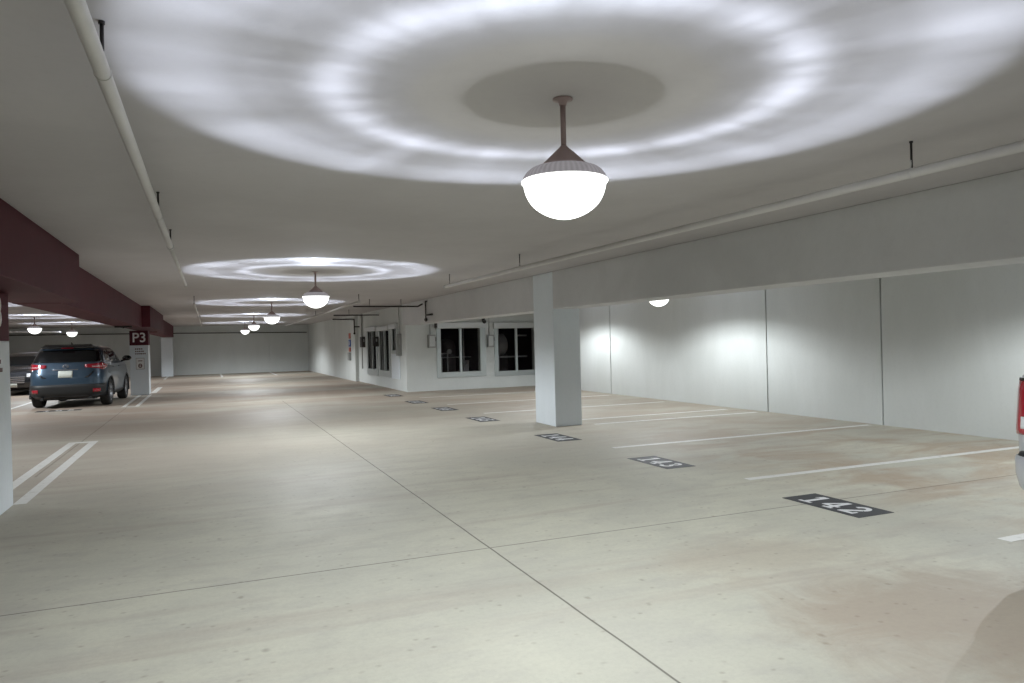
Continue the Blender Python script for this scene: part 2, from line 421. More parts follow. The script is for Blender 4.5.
MB().lathe([(0, -.28), (.30, -.28), (.42, -.18), (.42, .18), (.30, .28), (0, .28)], (0, .3, 1.55), 32, 'x').build('pump_housing', M['plant'], t)
MB().lathe([(.2, -.30), (.29, -.33), (.2, -.30)], (0, .3, 1.55), 32, 'x').build('flange', M['galv'], t)
MB().box(-.3, .3, .05, .55, 0, 1.14).build('pump_base', M['plantdark'], t, bevel=.02)
pipe_thing([(10.16, 25.9, .012), (10.16, 25.9, 2.25)], .035, M['plant'], 'stout upright pipe in the left pane of the window near the white column')
pipe_thing([(10.85, 25.85, .012), (10.85, 25.85, 1.9), (11.3, 25.85, 1.9)], .03, M['plant'], 'bent grey pipe in the right pane of the window near the white column')
pipe_thing([(9.75, 26.07, 1.10), (11.4, 26.07, 1.10)], .03, M['plant'], 'level grey pipe behind the window near the white column')

# ------------------------------------------------------------------ wall boxes, conduits, alarm
def ebox(c, size, axis, lab, conduit=None, face=True):
    """small switch box on a wall, with cover plate, handle and conduit up the wall"""
    t = empty('electrical_box', c, lab, 'electrical box', 'switch boxes beside the plant windows', rz=0 if axis == 'x' else -PI/2)
    w, d, h = size
    MB().box(-w/2, w/2, -d, 0, -h/2, h/2).build('enclosure', M['cabinet'], t, bevel=.006)
    if face: MB().box(-w*.36, w*.36, -d-.012, -d, -h*.4, h*.4).build('cover', M['cabface'], t, bevel=.004)
    MB().box(w/2, w/2+.03, -d*.7, -d*.4, 0, h*.32).build('handle', M['dark'], t)
    if conduit: MB().tube((-.03, -.03, h/2), (-.03, -.03, conduit), .014).build('conduit', M['galv'], t)
    return t
ebox((7.36, WY-.001, 1.76), (.26, .16, .46), 'x', 'grey switch box left of the wide two-pane window', .85)
ebox((9.59, WY-.001, 1.72), (.24, .14, .44), 'x', 'grey switch box between the two windows on the camera-facing wall', 1.0)
# boxes on the aisle wall stand out toward -X
def abox(y, z, w, d, h, lab, m, conduit=0):
    t = empty('electrical_box', (WX-.001, y, z), lab, 'electrical box', 'switch boxes on the aisle-side wall')
    MB().box(-d, 0, -w/2, w/2, -h/2, h/2).build('enclosure', m, t, bevel=.006)
    MB().box(-d-.01, -d, -w*.4, w*.4, -h*.42, h*.42).build('cover', m, t, bevel=.003)
    MB().box(-d*.6, -d*.4, -w/2-.03, -w/2, 0, h*.3).build('handle', M['galv'], t)
    if conduit: MB().tube((-.05, 0, h/2), (-.05, 0, conduit), .018).build('conduit', M['galv'], t)
abox(32.75, 1.80, .55, .13, .46, 'dark switch box beyond the farthest tall window', M['dark'], 1.25)
abox(29.77, 1.80, .26, .22, .40, 'dark switch box between the two tall windows', M['dark'], 0)
abox(26.05, 1.66, .22, .16, .78, 'slim grey cabinet beside the short window at the wall corner', M['cabinet'], 1.4)
tag(MB().path([(WX-.03, 33.1, H-.01), (WX-.03, 33.1, .62)], .022).build('conduit', M['galv']), 'grey conduit running down the far end of the aisle-side wall', 'conduit')
MBc = MB().box(-.09, .09, -.08, 0, -.06, .06)
t = empty('security_camera', (9.35, WY-.001, 2.50), 'small black camera above the right end of the wide window', 'camera')
MB().box(-.05, .05, -.05, 0, -.05, .05).build('bracket', M['dark'], t)
MB().ball((0, -.12, -.07), (.075, .075, .075)).build('dome', M['dark'], t)
t = empty('alarm_bell', (7.53, WY-.001, 2.33), 'small black sounder at the upper left corner of the wide window', 'alarm')
MB().box(-.035, .035, -.16, 0, -.10, .10).build('body', M['dark'], t, bevel=.01)
MB().tube((0, -.08, .1), (0, -.08, .16), .01).build('pin', M['dark'], t)
# emergency station on the far aisle wall
t = empty('emergency_station', (6.299, 35.3, 0), 'red and blue emergency station on the far aisle wall', 'emergency station')
for nm, mm, z0, z1, w in (('alarm_sign', 'signred', 1.98, 2.24, .36), ('phone_sign', 'signblue', 1.60, 1.93, .42), ('extinguisher_sign', 'signred', 1.36, 1.56, .36)):
    MB().box(-.04, 0, -w/2, w/2, z0, z1).build(nm, M[mm], t, bevel=.006)
MB().box(-.10, 0, -.2, .2, .95, 1.32).build('call_box', M['cabinet'], t, bevel=.01)
MB().box(-.046, -.04, -.09, .09, 1.68, 1.85).build('symbol', M['sign'], t)

# ------------------------------------------------------------------ pipes under the ceiling
def hanger(parent, x, y, z, r, clamp=True):
    MB().tube((x, y, z+r), (x, y, H-.001), .009, 8).build('hanger_rod', M['dark'], parent)
    MB().tube((x, y, H-.02), (x, y, H-.002), .022, 10).build('rod_plate', M['dark'], parent)
    mb = MB(); n = 16
    mb.lathe([(r+.002, -.015), (r+.008, -.015), (r+.008, .015), (r+.002, .015), (r+.002, -.015)], n=n)
    mb.v = [(x+a, y+c, z+b) for a, b, c in mb.v]
    mb.tube((x, y, z+r), (x, y, z+r+.05), .014, 8)
    mb.build('hanger_clamp', M['dark'], parent)
def sprinkler_pipe(x, y0, y1, z, r, lab, hangers, couplings=(), x1=None):
    t = empty('sprinkler_pipe', (x, y0, z), lab, 'pipe', 'white sprinkler pipes under the ceiling')
    xe = 0 if x1 is None else x1-x
    MB().tube((0,0,0), (xe, y1-y0, 0), r, 20).build('pipe_run', M['pipe'], t)
    MB().tube((xe, y1-y0, 0), (xe, y1-y0+.05, 0), r*1.15, 20).build('end_cap', M['galv'], t)
    for k in couplings:
        MB().tube((xe*(k-y0)/(y1-y0), k-y0-.05, 0), (xe*(k-y0)/(y1-y0), k-y0+.05, 0), r*1.18, 20).build('coupling', M['pipe'], t)
    for k in hangers: hanger_local(t, xe*(k-y0)/(y1-y0), k-y0, r, z)
    return t
def hanger_local(t, x, y, r, z):
    top = H-.001-z
    g = MB().tube((x, y, r), (x, y, top), .008, 8).build('hanger_rod', M['dark'], t)
    MB().tube((x, y, top-.012), (x, y, top), .013, 10).build('rod_plate', M['dark'], g)
    mb = MB(); mb.lathe([(r+.0005, -.006), (r+.003, -.006), (r+.003, .006), (r+.0005, .006), (r+.0005, -.006)], n=18)
    mb.v = [(x+a, y+c, b) for a, b, c in mb.v]
    mb.tube((x-.012, y, r), (x, y, r+.07), .006, 6); mb.tube((x+.012, y, r), (x, y, r+.07), .006, 6)
    mb.build('hanger_clamp', M['pipe'], g)
sprinkler_pipe(-.39, -5.5, 8.95, 2.87, .031, 'thick white sprinkler pipe overhead on the left, nearest the camera', (3.39, 6.95), (), -.345)
sprinkler_pipe(-.345, 9.0, 14.5, 2.87, .023, 'thinner white pipe run continuing from the thick left pipe', (9.12,), (9.06,), -.318)
sprinkler_pipe(-.27, 20.6, 44.0, 2.87, .026, 'far white sprinkler pipe on the left above the aisle', (20.87, 27.5, 34), (), -.2)
sprinkler_pipe(4.72, -5.5, 14.3, 2.855, .034, 'long white sprinkler pipe along the right beam', (3.72, 10.58, 14.05), (), 4.5)
sprinkler_pipe(3.84, 19.98, 45, 2.87, .03, 'far white sprinkler pipe running toward the plant windows', (20.05, 30), (), 4.3)
t = empty('branch_pipe', (4.1, 22.3, 2.86), 'dark branch pipe crossing from the aisle to the beam above the windows', 'pipe', 'dark branch pipes near the plant room')
MB().path([(0,0,0), (2.05, .2, 0), (2.2, .2, .08)], .024).build('pipe_run', M['dark'], t)
for k in (.5, 1.5): hanger_local(t, k, .1*k, .024, 2.86)
t = empty('valve_assembly', (6.359, 22.0, 2.45), 'dark valve pipework on the beam face above the wide window', 'valve', None)
MB().path([(-.06, .15, 0), (-.06, .15, .55), (-.01, .15, .55)], .022).build('drop_pipe', M['dark'], t)
MB().path([(-.06, .15, .12), (-.06, -.55, .12)], .03).build('valve_body', M['dark'], t)
MB().ball((-.06, .15, -.02), (.05, .05, .06)).build('valve_cap', M['dark'], t)
t = empty('branch_pipe', (4.6, 29.2, 2.86), 'dark branch pipe above the tall windows', 'pipe', 'dark branch pipes near the plant room')
MB().path([(0,0,0), (1.8, .1, 0)], .024).build('pipe_run', M['dark'], t)
for k in (.6,): hanger_local(t, k, .04, .024, 2.86)
t = empty('riser_pipe', (6.2, 33.6, 0), 'dark riser pipe at the recess in the far aisle wall', 'pipe')
MB().path([(-1.0, -.3, 2.84), (0, 0, 2.84), (0, 0, 2.2)], .028).build('pipe_run', M['dark'], t)
MB().path([(-.02, 0, 2.5), (.24, 0, 2.5)], .03).build('wall_bracket', M['dark'], t)
MB().ball((0, 0, 2.2), (.05, .05, .05)).build('valve_cap', M['dark'], t)
tag(MB().path([(XL+.1, 50.75, 2.72), (-3, 50.75, 2.66), (6.2, 50.75, 2.57)], .03).build('wall_pipe', M['dark']), 'dark pipe running level along the far end wall', 'pipe')
tag(MB().path([(-12, 40, 2.72), (-6.6, 42, 2.66)], .03).build('wall_pipe', M['pipe']), 'short pale pipe in the left bay beside the hanging lamps', 'pipe')
t = empty('junction_box', (-2.15, 23.4, 2.40), 'small black box fixed under the long maroon beam', 'box')
MB().box(-.22, .22, -.06, .06, -.05, -.001).build('box_body', M['dark'], t, bevel=.006)
MB().tube((0, 0, -.07), (0, 0, -.05), .02).build('knob', M['dark'], t)

# ------------------------------------------------------------------ floor markings
ZL = .003
def stall_line(x0, x1, y0, y1, lab, grp):
    return tag(MB().box(x0, x1, y0, y1, .0005, ZL).build('stall_line', M['mark']), lab, 'floor marking', grp)
g = 'white stall lines on the right'
stall_line(6.03, 11.2, 4.02, 4.14, 'white stall line starting beside the silver pickup bumper', g)
stall_line(5.97, 11.25, 7.08, 7.20, 'white stall line just beyond the number 142 marking', g)
stall_line(5.9, 11.4, 10.12, 10.24, 'white stall line just beyond the number 143 marking', g)
stall_line(7.2, 11.3, 13.08, 13.2, 'white stall line from the near face of the white column', g)
stall_line(7.2, 11.2, 13.98, 14.1, 'white stall line from the far face of the white column', g)
for k, y in enumerate((16.6, 19.5, 22.4)):
    stall_line(6.1, 11.2, y-.06, y+.06, ('white stall line first beyond the white column', 'white stall line second beyond the white column', 'white stall line third beyond the white column')[k], g)
def loop_mark(x0, x1, y0, y1, lab):
    mb = MB(); w = .135
    mb.box(x0, x0+w, y0, y1, .0005, ZL); mb.box(x1-w, x1, y0, y1, .0005, ZL); mb.box(x0+w, x1-w, y1-w*1.4, y1, .0005, ZL)
    tag(mb.build('stall_line', M['mark']), lab, 'floor marking', 'double white lines at the columns')
loop_mark(-2.44, -1.95, 9.97, 16.1, 'double white line running out from the column at the left edge')
mb = MB(); mb.box(-2.40, -2.30, 24.9, 30.9, .0005, ZL); mb.box(-2.04, -1.93, 24.9, 30.9, .0005, ZL); mb.box(-2.30, -2.04, 24.9, 25.05, .0005, ZL)
tag(mb.build('stall_line', M['mark']), 'double white line leading to the P3 column', 'floor marking', 'double white lines at the columns')
stall_line(-2.05, -1.85, 31.95, 36.5, 'white line continuing beyond the P3 column', 'white lines in the far bays')
stall_line(-5.62, -5.5, 24.9, 31, 'white stall line on the left side of the blue car', 'white lines in the far bays')
for x, lb in ((-2.2, 'white line at the foot of the plain far column'), (.8, 'white line at the middle of the far end wall'), (3.78, 'white line right of centre at the far end wall')):
    stall_line(x-.06, x+.06, 45.3, 50.9, lb, 'white lines at the far end wall')

def arc(cx, cy, rx, ry, a0, a1, n=10):
    return [(cx+rx*math.cos(math.radians(a0+(a1-a0)*k/n)), cy+ry*math.sin(math.radians(a0+(a1-a0)*k/n))) for k in range(n+1)]
def stroke(pts, w):
    """list of quads along a polyline of width w"""
    q = []
    L = []; R = []
    for i, p in enumerate(pts):
        a = Vector(pts[max(i-1, 0)]); b = Vector(pts[min(i+1, len(pts)-1)]); d = (b-a).normalized(); n = Vector((-d.y, d.x))
        L.append(Vector(p)+n*w/2); R.append(Vector(p)-n*w/2)
    for i in range(len(pts)-1): q.append([tuple(R[i]), tuple(R[i+1]), tuple(L[i+1]), tuple(L[i])])
    return q
G = {
 '1': [[(.22,.0),(.40,.0),(.40,1),(.22,1)], [(.06,0),(.21,0),(.21,.11),(.06,.11)], [(.41,0),(.56,0),(.56,.11),(.41,.11)], [(.04,.74),(.21,.82),(.21,1),(.16,1)]],
 '4': [[(.34,.0),(.50,.0),(.50,1),(.34,1)], [(0,.24),(.33,.24),(.33,.38),(0,.38)], [(0,.38),(.14,.38),(.33,.78),(.33,1)], [(.51,.24),(.62,.24),(.62,.38),(.51,.38)], [(.24,0),(.33,0),(.33,.1),(.24,.1)], [(.51,0),(.60,0),(.60,.1),(.51,.1)]],
 '2': stroke(arc(.3,.70,.21,.22,170,-35), .16) + stroke([(.46,.57),(.10,.12)], .16) + [[(.02,0),(.58,0),(.58,.15),(.02,.15)], [(.48,.15),(.58,.15),(.58,.26),(.5,.26)]],
 '3': stroke(arc(.28,.74,.2,.18,160,-90), .15) + stroke(arc(.28,.27,.23,.2,90,-160), .16),
 '5': [[(.1,.86),(.54,.86),(.54,1),(.1,1)], [(.1,.5),(.22,.5),(.22,.86),(.1,.86)]] + stroke(arc(.27,.31,.23,.24,115,-150), .15),
 '6': stroke(arc(.3,.28,.2,.2,0,360,16), .15) + stroke(arc(.42,.3,.32,.62,165,95), .15),
 '7': [[(.04,.84),(.58,.84),(.58,1),(.04,1)]] + stroke([(.48,.86),(.32,.4),(.26,0)], .17),
 '8': stroke(arc(.3,.74,.17,.17,0,360,16), .14) + stroke(arc(.3,.27,.2,.2,0,360,16), .15),
 '0': stroke(arc(.3,.5,.2,.42,0,360,18), .16),
}
def placard(cx, cy, num, lab, grp, right=(0,-1), up=(1,0), w=1.0, h=.46):
    t = empty('stall_number', (cx, cy, 0), lab, 'stall number', grp)
    fn = lambda a, b, d: (a*right[0]+b*up[0], a*right[1]+b*up[1], d)
    MB().poly([(-w/2,-h/2),(w/2,-h/2),(w/2,h/2),(-w/2,h/2)], .0005, .003, fn).build('black_panel', M['black'], t)
    n = len(num); dh = h*.70; dw = dh*1.0; step = w*.265
    for i, ch in enumerate(num):
        mb = MB(); off = (i-(n-1)/2)*step - dw*.3
        for p in G[ch]: mb.poly([(off+a*dw*1.0, -dh/2+b*dh) for a, b in p], .003, .0045, fn)
        mb.build('digit', M['digit'], t)
gp = 'black stall number panels on the right'
for cx, cy, num, lab in ((5.84, 5.66, '142', 'black floor panel with white stencilled number 142, nearest the camera'),
    (5.78, 8.69, '143', 'black floor panel with white stencilled number 143'),
    (5.70, 11.78, '144', 'black floor panel with white number 144 in front of the column'),
    (5.62, 15.4, '145', 'black floor number panel next beyond the white column'),
    (5.65, 18.3, '146', 'black floor number panel second beyond the white column'),
    (5.6, 20.9, '147', 'black floor number panel near the corner of the plant room'),
    (5.65, 24.0, '148', 'farthest black floor number panel, at the wall corner')):
    placard(cx, cy, num, lab, gp)
placard(-4.0, 24.85, '108', 'worn dark floor number panel behind the blue car', 'black stall number panels on the left', (1,0), (0,1), 1.15, .42)

# ------------------------------------------------------------------ pendant lamps
UP = 5.3
ANG = [  # (degrees from straight up, intensity, tint)
 (0, 0, 0), (46.4, 0, 0), (47.0, .52*UP, 0), (52, .85*UP, 0), (57.7, 1.5*UP, 0), (61, 2.2*UP, 1), (64, 4.4*UP, 1), (66.4, 15*UP, 1), (67.7, 30*UP, 1), (68.8, 30*UP, 1), (70.4, 16*UP, 1), (71.6, 17*UP, 1), (73.0, 29*UP, 1), (74.4, 33*UP, 1), (75.8, 25*UP, 1), (77.0, 16*UP, 1), (77.1, 7, 1), (78.2, 4.5, 1), (79.2, 3, 1),
 (80.5, 2, 1), (84, .8, 0), (90, .5, 0), (98, .7, 0), (102, 3, 0), (105, 11, 0), (109, 24, 0), (114, 42, 0), (122, 47, 0), (138, 33, 0), (155, 25.5, 0), (180, 25.5, 0)]
IMAX = 40.0*UP
LAMPW = 12.4
def lamp_light(parent):
    li = bpy.data.lights.new('lamp_light', 'POINT'); li.energy = LAMPW*IMAX; li.shadow_soft_size = .022
    li.use_nodes = True; t = NT(li); e = t.n['Emission']
    tc = t.new('ShaderNodeTexCoord'); nrm = tc.outputs['Normal']
    sp = t.new('ShaderNodeSeparateXYZ'); t.link(nrm, sp.inputs[0])
    ang = t.math('DIVIDE', t.math('ARCCOSINE', sp.outputs[2]), PI)
    r = t.new('ShaderNodeValToRGB'); t.link(ang, r.inputs[0]); cr = r.color_ramp; cr.interpolation = 'LINEAR'
    while len(cr.elements) > 1: cr.elements.remove(cr.elements[-1])
    for i, (a, v, tint) in enumerate(ANG):
        el = cr.elements[0] if i == 0 else cr.elements.new(a/180)
        el.position = a/180
        k = v/IMAX; el.color = (k*.88, k*.97, k*1.16, 1) if tint else (k*.955, k*1.0, k*1.025, 1)
    # ribs of the glass break the rings into beads
    cb = t.new('ShaderNodeCombineXYZ'); at = t.math('ARCTAN2', sp.outputs[1], sp.outputs[0])
    t.link(t.math('MULTIPLY', t.math('COSINE', at), 3.0), cb.inputs[0]); t.link(t.math('MULTIPLY', t.math('SINE', at), 3.0), cb.inputs[1]); t.link(t.math('MULTIPLY', ang, 9.0), cb.inputs[2])
    nz = t.noise(cb.outputs[0], 1.1, 3, .6)
    band = t.math('MULTIPLY', t.step(ang, .32, .37), t.math('SUBTRACT', 1.0, t.step(ang, .45, .5)))
    fac = t.math('MULTIPLY_ADD', t.math('MULTIPLY', t.math('SUBTRACT', nz, .5), band), 2.2, 1.0)
    mul = t.mix(1.0, r.outputs[0], fac, 'MULTIPLY')
    t.link(mul, e.inputs['Color']); e.inputs['Strength'].default_value = 1.0
    o = bpy.data.objects.new('lamp_light', li); C.objects.link(o); o.parent = parent; o.location = (0, 0, -.505)
def make_lamp():
    t = empty('pendant_lamp', (0, 0, H), 'x', 'lamp', 'glass pendant lamps hanging in the garage')
    MB().lathe([(0, -.001), (.056, -.001), (.056, -.008), (.026, -.014), (.019, -.04), (0, -.04)], n=32).build('canopy', M['cap'], t)
    MB().tube((0, 0, -.04), (0, 0, -.262), .0155, 16).build('stem', M['cap'], t)
    MB().lathe([(0, -.262), (.018, -.262), (.024, -.27), (.127, -.367), (.132, -.375), (.127, -.378), (.02, -.31), (0, -.30)], n=48).build('cap', M['cap'], t)
    MB().lathe([(0, -.366), (.06, -.370), (.1315, -.3765), (.1315, -.380), (0, -.372)], n=48).build('added_dark_disc', M['dark'], t)  # added dark disc, hides the brightly lit underside of the cap
    MB().lathe([(.132, -.379), (.162, -.382), (.190, -.393), (.212, -.411), (.228, -.434), (.2355, -.454)], n=64).build('glass_shoulder', M['shoulder'], t)
    prof = [(.2355, -.454), (.240, -.458), (.240, -.466), (.236, -.470)]
    P = [(.236, -.470), (.229, -.478), (.224, -.505), (.208, -.55), (.174, -.598), (.118, -.638), (.058, -.661), (.0, -.669), (-.07, -.659)]
    for k in range(1, len(P)-2):                       # smooth curve through the lens profile
        for m in range(1 if k > 1 else 0, 5):
            u = m/4; f = lambda a, b, c, d: .5*((2*b)+(c-a)*u+(2*a-5*b+4*c-d)*u*u+(3*b-a-3*c+d)*u**3)
            prof.append((max(0, f(P[k-1][0], P[k][0], P[k+1][0], P[k+2][0])), f(P[k-1][1], P[k][1], P[k+1][1], P[k+2][1])))
    MB().lathe(prof, n=64).build('lens', M['lens'], t)
    lamp_light(t)
    return t
lamps = [(1.858, 3.67, 'large glowing pendant lamp nearest the camera'),
 (1.87, 13.85, 'second glowing pendant lamp along the main aisle'),
 (1.90, 24.05, 'third glowing pendant lamp along the main aisle'),
 (1.95, 34.3, 'fourth glowing pendant lamp along the main aisle'),
 (2.05, 44.6, 'farthest glowing pendant lamp along the main aisle'),
 (1.87, -6.4, 'glowing pendant lamp behind the camera'),  # out of frame, placed for the light it gives
 (9.36, 13.98, 'glowing pendant lamp half hidden by the pale beam on the right'),
 (9.62, 20.2, 'glowing pendant lamp over the stalls behind the white column'),
 (9.4, 5.6, 'glowing pendant lamp hidden above the nearest right-hand beam'),
 (-6.15, 33.6, 'nearer glowing pendant lamp in the left bay above the cars'),
 (-6.15, 42.2, 'farther glowing pendant lamp in the left bay above the cars'),
 (-6.6, 24.05, 'glowing pendant lamp out of view in the left bay by the blue car'),  # unseen, placed for its light on the left bay
 (-6.6, 13.9, 'glowing pendant lamp out of view in the left bay'),  # unseen as well, placed for its light
 (-13.5, 34, 'added unseen pendant lamp far into the left bay')]  # unseen lamp, added only for the light it gives
proto = make_lamp(); dim = None
for i, (x, y, lab) in enumerate(lamps):
    o = proto if i == 0 else copy_tree(proto)
    o.location = (x, y, H if x < 9 else H-.0); o['label'] = lab
    if x > 9:                                   # weaker light for the lamps over the right-hand stalls
        for c in o.children:
            if c.type == 'LIGHT':
                c.data = dim = dim or c.data.copy(); dim.energy = LAMPW*IMAX*.6

# ------------------------------------------------------------------ cars
class Loft:
    """car body as horizontal outline slices; rows = (z, half width, y rear, y front, n)"""
    def __init__(s, rows): s.rows = rows
    def at(s, z):
        r = s.rows
        if z <= r[0][0]: return r[0][1:]
        for a, b in zip(r[:-1], r[1:]):
            if a[0] <= z <= b[0]:
                k = (z-a[0])/(b[0]-a[0]); return tuple(p+(q-p)*k for p, q in zip(a[1:], b[1:]))
        return r[-1][1:]
    def pt(s, t, z, off=0):
        w, yr, yf, n = s.at(z); h = (yf-yr)/2; yc = (yf+yr)/2
        c, q = math.cos(t), math.sin(t)
        f = lambda v: math.copysign(abs(v)**(2/n), v)
        p = Vector((w*f(c), yc+h*f(q), z))
        if off:
            e = 1e-3; d = s.pt(t+e, z)-s.pt(t-e, z); u = s.pt(t, z+.01)-s.pt(t, z-.01)
            nn = d.cross(u)
            if nn.length > 1e-9: p += nn.normalized()*off
        return p
    def t_rear(s, x, z):
        w, yr, yf, n = s.at(z); c = min(1, abs(x)/w)**(n/2); return -math.acos(math.copysign(c, x))
    def t_front(s, x, z): return -s.t_rear(x, z)
    def t_side(s, y, z, sgn=1):
        w, yr, yf, n = s.at(z); h = (yf-yr)/2; yc = (yf+yr)/2
        q = max(-1, min(1, (y-yc)/h)); q = math.copysign(abs(q)**(n/2), q); t = math.asin(q)
        return t if sgn > 0 else (PI-t if t >= 0 else -PI-t)
    def shell(s, m=96):
        mb = MB(); zs = []
        for a, b in zip(s.rows[:-1], s.rows[1:]):
            k = max(1, int((b[0]-a[0])/.06)); zs += [a[0]+(b[0]-a[0])*i/k for i in range(k)]
        zs.append(s.rows[-1][0])
        vs = [s.pt(2*PI*k/m, z) for z in zs for k in range(m)]
        fs = [(i*m+k, i*m+(k+1) % m, (i+1)*m+(k+1) % m, (i+1)*m+k) for i in range(len(zs)-1) for k in range(m)]
        mb.add(vs, fs, True)
        o = len(mb.v)-m
        mb.f += [tuple(range(m-1, -1, -1)), tuple(o+k for k in range(m))]; mb.sm += [False, True]
        return mb
    def patch(s, mb, q, off=.006, nu=10, nv=6, depth=.012):
        """q: four (t, z) corners counter-clockwise seen from outside"""
        vs = []
        for o_ in (off, off-depth):
            for j in range(nv+1):
                for i in range(nu+1):
                    u, v = i/nu, j/nv
                    t = (1-v)*((1-u)*q[0][0]+u*q[1][0])+v*((1-u)*q[3][0]+u*q[2][0])
                    z = (1-v)*((1-u)*q[0][1]+u*q[1][1])+v*((1-u)*q[3][1]+u*q[2][1])
                    vs.append(s.pt(t, z, o_))
        N = (nu+1)*(nv+1); W = nu+1; fs = []
        for j in range(nv):
            for i in range(nu):
                a = j*W+i; fs.append((a, a+1, a+W+1, a+W)); fs.append((N+a, N+a+W, N+a+W+1, N+a+1))
        for i in range(nu): fs.append((i, N+i, N+i+1, i+1)); a = nv*W+i; fs.append((a, a+1, N+a+1, N+a))
        for j in range(nv): a = j*W; fs.append((a, a+W, N+a+W, N+a)); a += nu; fs.append((a, N+a, N+a+W, a+W))
        return mb.add(vs, fs, True)
    def side(s, pts, sg): return [(s.t_side(y, z, sg), z) for y, z in pts]
    def rear(s, pts): return [(s.t_rear(x, z), z) for x, z in pts]
    def front(s, pts): return [(s.t_front(x, z), z) for x, z in pts]

def cut_arches(mb, cyls, name, m, parent):
    b = mb.build(name, m, None, merge=True)
    cm = MB()
    for (x0, x1, y, z, r) in cyls: cm.tube((x0, y, z), (x1, y, z), r, 40)
    c = cm.build('cutter', m)
    md = b.modifiers.new('cut', 'BOOLEAN'); md.operation = 'DIFFERENCE'; md.object = c; md.solver = 'EXACT'
    bpy.context.view_layer.update()
    me = bpy.data.meshes.new_from_object(b.evaluated_get(bpy.context.evaluated_depsgraph_get()))
    b.modifiers.clear(); b.data = me
    bpy.data.objects.remove(c)
    me.polygons.foreach_set('use_smooth', [True]*len(me.polygons))
    try: me.set_sharp_from_angle(angle=math.radians(38))
    except Exception: pass
    b.parent = parent
    return b
def wheel(parent, x, y, r, w, spokes=7):
    s = 1 if x > 0 else -1
    ri = r*.68
    prof = [(ri, -w/2), (r-.025, -w/2), (r-.006, -w*.38), (r, -w*.2), (r, w*.2), (r-.006, w*.38), (r-.025, w/2), (ri, w/2), (ri, -w/2)]
    o = MB().lathe(prof, (x, y, r), 40, 'x').build('wheel', M['tyre'], parent)
    mb = MB(); mb.lathe([(ri, -w*.3), (ri, w*.46), (ri-.025, w*.46), (ri-.03, -w*.3)], (x, y, r), 40, 'x')
    if s < 0: mb.v = [(2*x-a, b, c) for a, b, c in mb.v]
    for k in range(spokes):
        a = 2*PI*k/spokes
        for da in (-.11, .11):
            mb.tube((x+s*w*.34, y+.05*math.cos(a), r+.05*math.sin(a)), (x+s*w*.40, y+(ri-.015)*math.cos(a+da), r+(ri-.015)*math.sin(a+da)), .02, 8, .015)
    mb.tube((x+s*w*.2, y, r), (x+s*w*.42, y, r), .065, 20)
    mb.build('alloy_rim', M['rim'], o)
    MB().tube((x-s*w*.1, y, r), (x-s*w*.05, y, r), ri-.01, 32).build('brake_disc', M['plastic'], o)
    return o
def arch_trim(mb, x, y, r, rad, s, zmin):
    pts = []
    for k in range(25):
        a = math.radians(-14+208*k/24); pts.append((x, y+rad*math.cos(a), r+rad*math.sin(a)))
    pts = [p for p in pts if p[2] > zmin]
    for a, b in zip(pts[:-1], pts[1:]): mb.tube(a, b, .03, 8)
def mirror(parent, x, y, z, m):
    s = 1 if x > 0 else -1
    o = MB().ball((x, y, z), (.125, .085, .085), 18, 10).build('door_mirror', m, parent)
    MB().tube((x-s*.16, y+.03, z-.09), (x-s*.03, y, z-.05), .028, 10).build('mirror_arm', M['plastic'], o)
    MB().lathe([(0, 0), (.085, 0), (.088, .01)], (0, 0, 0), 20).build('mirror_glass', M['tint'], o)
    g = o.children[-1]; g.data.transform(Matrix.Translation((x, y-.08, z)) @ Matrix.Rotation(PI/2, 4, 'X') @ Matrix.Diagonal((1.25, .8, 1, 1)))

# --- blue crossover, seen from behind
def zmap(z):
    T = [(0,0),(.24,.27),(.42,.47),(.60,.68),(.80,.92),(1.0,1.14),(1.12,1.265),(1.5,1.60),(1.68,1.745),(2,2.06)]
    for (a, p), (b, q) in zip(T[:-1], T[1:]):
        if a <= z <= b: return p+(q-p)*(z-a)/(b-a)
SUV = Loft([(zmap(z), w_, a, b, n) for z, w_, a, b, n in [(.24,.80,-2.08,2.10,7), (.30,.88,-2.20,2.2,7), (.42,.91,-2.255,2.26,7), (.60,.92,-2.275,2.275,6.5), (.78,.925,-2.26,2.25,6.5), (.92,.92,-2.215,2.17,6),
  (1.00,.91,-2.19,2.0,6), (1.05,.90,-2.175,1.55,6), (1.085,.885,-2.16,1.1,6), (1.12,.87,-2.13,.98,6.5), (1.30,.82,-1.99,.70,6.5), (1.46,.765,-1.87,.44,6.5),
  (1.55,.72,-1.80,.25,6), (1.60,.68,-1.78,.06,6), (1.64,.60,-1.68,-.2,5), (1.668,.46,-1.45,-.45,4), (1.68,.25,-1.15,-.65,3)]])
Z = lambda q: [(a_, zmap(z_)) for a_, z_ in q]
suv = empty('crossover_car', (-3.79, 28.02, 0), 'blue-grey crossover car parked beside the P3 column, seen from behind', 'car', None, math.radians(-3.2), 1.09)
suv.scale = (1.155, 1.09, 1.09)
WR = .38
ar = .45
cyl = [(sg*.62, sg*1.2, y, WR, ar) for sg in (-1, 1) for y in (-1.33, 1.38)]
cut_arches(SUV.shell(), cyl, 'body', M['blue'], suv)
mb = MB(); SUV.patch(mb, SUV.rear(Z([(-.79,1.118),(.79,1.118),(.67,1.51),(-.67,1.51)])), .006, 16, 8); mb.build('rear_window', M['tint'], suv)
mb = MB(); SUV.patch(mb, SUV.front(Z([(.74,1.13),(-.74,1.13),(-.58,1.53),(.58,1.53)])), .006, 16, 8); mb.build('windscreen', M['tint'], suv)
